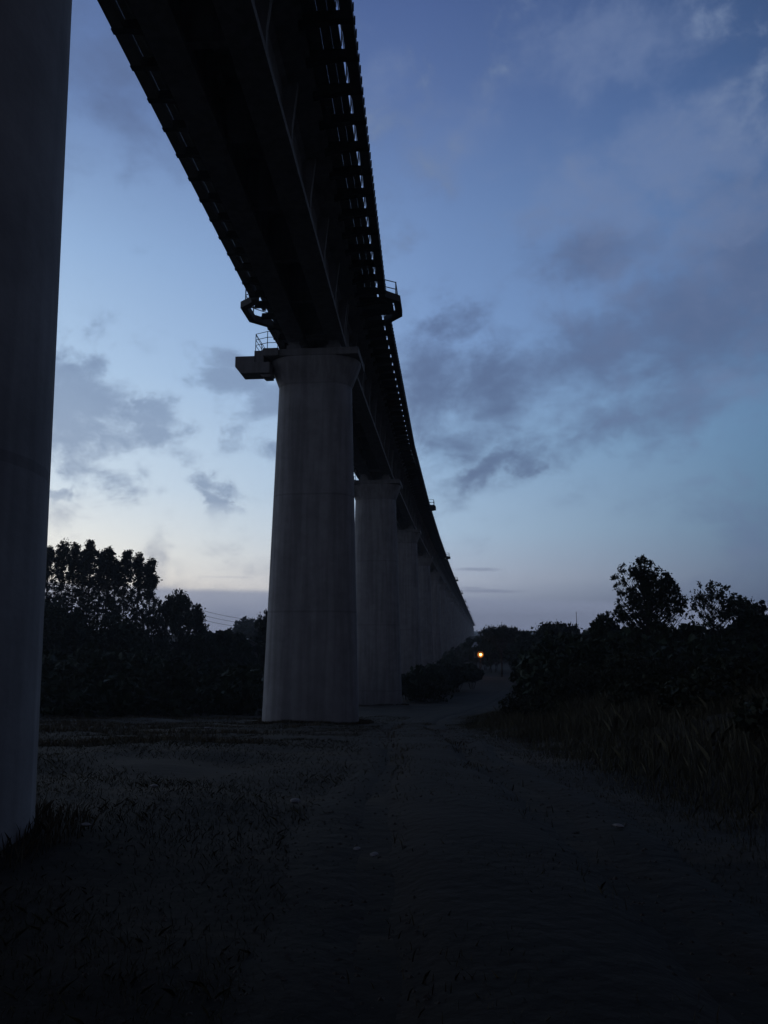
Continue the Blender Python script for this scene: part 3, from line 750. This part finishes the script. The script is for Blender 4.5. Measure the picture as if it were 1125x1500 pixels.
back_ = ramp(ef, [(deg(0),lin((50,50,56))),(deg(15),lin((54,58,70))),(deg(45),lin((40,47,66))),(deg(70),lin((30,40,68)))], interp='LINEAR')
fa = mth('DIVIDE', mth('ADD', az, 24.0), 28.0, clamp=True)
fb = mth('DIVIDE', mth('ADD', az, -3.0), 27.0, clamp=True)
base = mixc(fa, left_, mid_); base = mixc(fb, base, right_)
# fall off to the dark half of the sky: angle from the afterglow at az -25
ga = R(-25)
dotg = mth('ADD', mth('MULTIPLY', sp.outputs[0], math.sin(ga)), mth('MULTIPLY', sp.outputs[1], math.cos(ga)))
fk = nd('ShaderNodeMapRange', interpolation_type='SMOOTHSTEP'); L.new(dotg, fk.inputs[0]); fk.inputs[1].default_value = .58; fk.inputs[2].default_value = -.02; fk.inputs[3].default_value = 0; fk.inputs[4].default_value = 1
base = mixc(fk.outputs[0], base, back_)
# ---- clouds: placed by bearing and elevation, broken up by noise
cv = nd('ShaderNodeCombineXYZ'); L.new(mth('MULTIPLY', az, .06), cv.inputs[0]); L.new(mth('MULTIPLY', el, .085), cv.inputs[1])
def noise(scale, detail, rough, off=0, dist=0.0):
    mp = nd('ShaderNodeMapping'); mp.inputs['Location'].default_value = (off, off*.7, off*.3); mp.inputs['Rotation'].default_value = (0,0,R(-12)); L.new(cv.outputs[0], mp.inputs[0])
    n = nd('ShaderNodeTexNoise'); n.inputs['Scale'].default_value = scale; n.inputs['Detail'].default_value = detail; n.inputs['Roughness'].default_value = rough; n.inputs['Distortion'].default_value = dist
    L.new(mp.outputs[0], n.inputs['Vector']); return n.outputs[0]
n1 = noise(1.5, 12, .60, 3.1, .55); n2 = noise(5.2, 10, .62, 7.7, .3); n3 = noise(.9, 5, .5, 1.4)
def px2ae(px, py):
    c, s = math.cos(PITCH), math.sin(PITCH); v = 750-py; fw = F_PX*c-v*s; up = F_PX*s+v*c; u = px-562.5
    return math.degrees(math.atan2(u, fw)), math.degrees(math.atan2(up, math.hypot(u, fw)))
wv = nd('ShaderNodeTexNoise'); wv.inputs['Scale'].default_value = 3.4; wv.inputs['Detail'].default_value = 9; wv.inputs['Roughness'].default_value = .62; L.new(cv.outputs[0], wv.inputs['Vector'])
ws_ = nd('ShaderNodeSeparateColor'); L.new(wv.outputs['Color'], ws_.inputs[0])
azw = mth('ADD', az, mth('MULTIPLY', mth('ADD', ws_.outputs[0], -.5), 9.0)); elw = mth('ADD', el, mth('MULTIPLY', mth('ADD', ws_.outputs[1], -.5), 6.0))
def blob(px, py, rw, rh, rot=0, amp=1.0):
    """soft ellipse round the direction of photo point px,py; radii in photo px"""
    a, e_ = px2ae(px, py); k = 1/19.7
    da = mth('MULTIPLY', mth('ADD', azw, -a), math.cos(R(e_))); de = mth('ADD', elw, -e_)
    cr, sr = math.cos(R(rot)), math.sin(R(rot))
    u = mth('DIVIDE', mth('ADD', mth('MULTIPLY', da, cr), mth('MULTIPLY', de, sr)), rw*k)
    v = mth('DIVIDE', mth('ADD', mth('MULTIPLY', de, cr), mth('MULTIPLY', da, -sr)), rh*k)
    r2 = mth('ADD', mth('MULTIPLY', u, u), mth('MULTIPLY', v, v))
    return mth('MULTIPLY', mth('POWER', 2.718, mth('MULTIPLY', r2, -1.0)), amp)
def total(bl):
    t = None
    for b_ in bl:
        o_ = blob(*b_); t = o_ if t is None else mth('MAXIMUM', t, o_)
    return t
def cloudmask(bl, nz, lo, hi, k=1.0):
    s = mth('ADD', total(bl), mth('MULTIPLY', mth('ADD', nz, -.5), k*2.4))
    m_ = nd('ShaderNodeMapRange', interpolation_type='SMOOTHSTEP'); L.new(s, m_.inputs[0]); m_.inputs[1].default_value = lo; m_.inputs[2].default_value = hi; return m_.outputs[0]
nz = mth('ADD', mth('MULTIPLY', n1, .62), mth('MULTIPLY', n2, .38))
# dark grey-blue clouds, right side
dk = cloudmask([(700,570,150,80,8,1.1),(860,520,150,70,12,.95),(1010,480,150,85,8,1.15),(1110,400,90,110,0,1.0),(680,640,110,40,0,.85),(730,675,80,22,25,.95),(870,370,90,42,0,.85),(655,480,70,26,25,.8),(940,610,130,50,12,.6),(620,560,70,80,0,.8),(830,650,90,22,15,.5)], nz, -.02, 1.05, 1.25)
base = mixc(mth('MULTIPLY', dk, .82), base, lin((80,97,132)))
# faint mauve-grey veil, upper right
vl = cloudmask([(890,80,100,70,0,.9),(1000,230,130,70,-20,1.0),(860,290,120,90,0,.8),(1060,330,120,50,0,.8),(700,210,100,70,0,.5),(550,110,40,60,0,.6),(820,170,120,60,0,.5),(1090,560,80,40,0,.6),(960,440,260,200,0,.55)], nz, .1, 1.1, 1.3)
base = mixc(mth('MULTIPLY', vl, .5), base, lin((114,132,168)))
# left side puffs, darker grey on a bright sky
lf = cloudmask([(110,600,80,60,10,1.1),(90,545,75,34,0,1.0),(215,625,70,26,15,1.1),(165,640,60,32,30,.8),(335,560,66,40,-15,1.1),(385,585,60,40,-10,.95),(345,640,60,32,40,.9),(195,690,34,30,60,.8),(305,708,46,16,-5,.95),(320,731,42,13,-15,.95),(95,718,30,9,30,.8),(80,718,16,9,10,.8),(250,660,80,26,0,.65),(130,670,70,26,0,.7),(380,650,40,30,0,.6)], nz, .2, 1.0, 1.7)
lk = nd('ShaderNodeMapRange', interpolation_type='SMOOTHSTEP'); L.new(el, lk.inputs[0]); lk.inputs[1].default_value = 8.8; lk.inputs[2].default_value = 10.3
lf = mth('MULTIPLY', lf, lk.outputs[0])
base = mixc(mth('MULTIPLY', lf, .7), base, lin((116,136,168)))
# large grey cloud, upper left
ul = cloudmask([(190,190,130,60,-20,1.0),(150,90,120,80,0,.9),(90,230,60,60,0,.7)], nz, .25, 1.3)
base = mixc(mth('MULTIPLY', ul, .7), base, lin((84,100,134)))
# level bank above the horizon and thin bars over it
na = mth('ADD', el, mth('MULTIPLY', mth('ADD', n3, -.5), 1.2))
def bank(lo_, hi_, col_, amt, fac):
    global base
    m_ = nd('ShaderNodeMapRange', interpolation_type='SMOOTHSTEP'); L.new(fac, m_.inputs[0]); m_.inputs[1].default_value = hi_; m_.inputs[2].default_value = lo_
    base = mixc(mth('MULTIPLY', m_.outputs[0], amt), base, col_)
elt = mth('ADD', na, mth('MULTIPLY', az, .035))
bank(3.05, 3.55, lin((138,150,176)), .8, mth('ADD', elt, 0.0))
azw = mth('ADD', az, 0.0); elw = mth('ADD', el, mth('MULTIPLY', mth('ADD', ws_.outputs[1], -.5), .5))
bars = cloudmask([(700,834,45,4,0,1.0),(715,866,70,4,0,1.0),(690,862,30,3,0,.8),(330,846,70,3,0,.6),(850,860,90,6,-3,.6),(1080,815,90,22,0,.5)], nz, .35, .95, .5)
base = mixc(mth('MULTIPLY', bars, .5), base, lin((112,124,154)))
# below the horizon
fg = nd('ShaderNodeMapRange'); L.new(el, fg.inputs[0]); fg.inputs[1].default_value = 0; fg.inputs[2].default_value = -3; base = mixc(fg.outputs[0], base, lin((30,34,44)))
bg = nd('ShaderNodeBackground'); L.new(base, bg.inputs[0]); bg.inputs[1].default_value = 1.04
sky = nd('ShaderNodeTexSky', sky_type='NISHITA'); sky.sun_disc = False; sky.sun_elevation = R(-3); sky.sun_rotation = R(-32); sky.altitude = 1600; sky.air_density = 1.2
bg2 = nd('ShaderNodeBackground'); L.new(sky.outputs[0], bg2.inputs[0]); bg2.inputs[1].default_value = .05
ad = nd('ShaderNodeAddShader'); L.new(bg.outputs[0], ad.inputs[0]); L.new(bg2.outputs[0], ad.inputs[1])
wo = nd('ShaderNodeOutputWorld'); L.new(ad.outputs[0], wo.inputs[0])

sd = bpy.data.lights.new('sun','SUN'); sd.energy = .012; sd.angle = R(30); sd.color = (1,.82,.66)
so = bpy.data.objects.new('sun', sd); COL.objects.link(so)
dv = Vector((math.sin(R(-32))*math.cos(R(4)), math.cos(R(-32))*math.cos(R(4)), math.sin(R(4)))); so.rotation_euler = dv.to_track_quat('Z','Y').to_euler()

# ------------------------------------------------------------------ haze
HAZE = True
if HAZE:
    b = MB(); b.box(-620, 620, -90, 1900, -12, 60); hm = bpy.data.materials.new('haze_air'); hm.use_nodes = True; n_ = hm.node_tree; n_.nodes.clear()
    pv = n_.nodes.new('ShaderNodeVolumePrincipled'); pv.inputs['Density'].default_value = .00035; pv.inputs['Color'].default_value = (.85,.88,.95,1); pv.inputs['Anisotropy'].default_value = .3
    oo = n_.nodes.new('ShaderNodeOutputMaterial'); n_.links.new(pv.outputs[0], oo.inputs['Volume'])
    tag(b.build('haze', hm), 'thin dusk haze over the valley', 'haze', kind='stuff')

# ------------------------------------------------------------------ camera and render
cd = bpy.data.cameras.new('camera'); cam = bpy.data.objects.new('camera', cd); COL.objects.link(cam); scene.camera = cam
cam.location = (0,0,EYE); cam.rotation_euler = (math.pi/2+PITCH, 0, 0)
cd.sensor_fit = 'VERTICAL'; cd.sensor_height = 36; cd.lens = F_PX/1500*36; cd.clip_start = .05; cd.clip_end = 8000
vs = scene.view_settings; vs.view_transform = 'Standard'; vs.look = 'None'; vs.exposure = 0; vs.gamma = 1
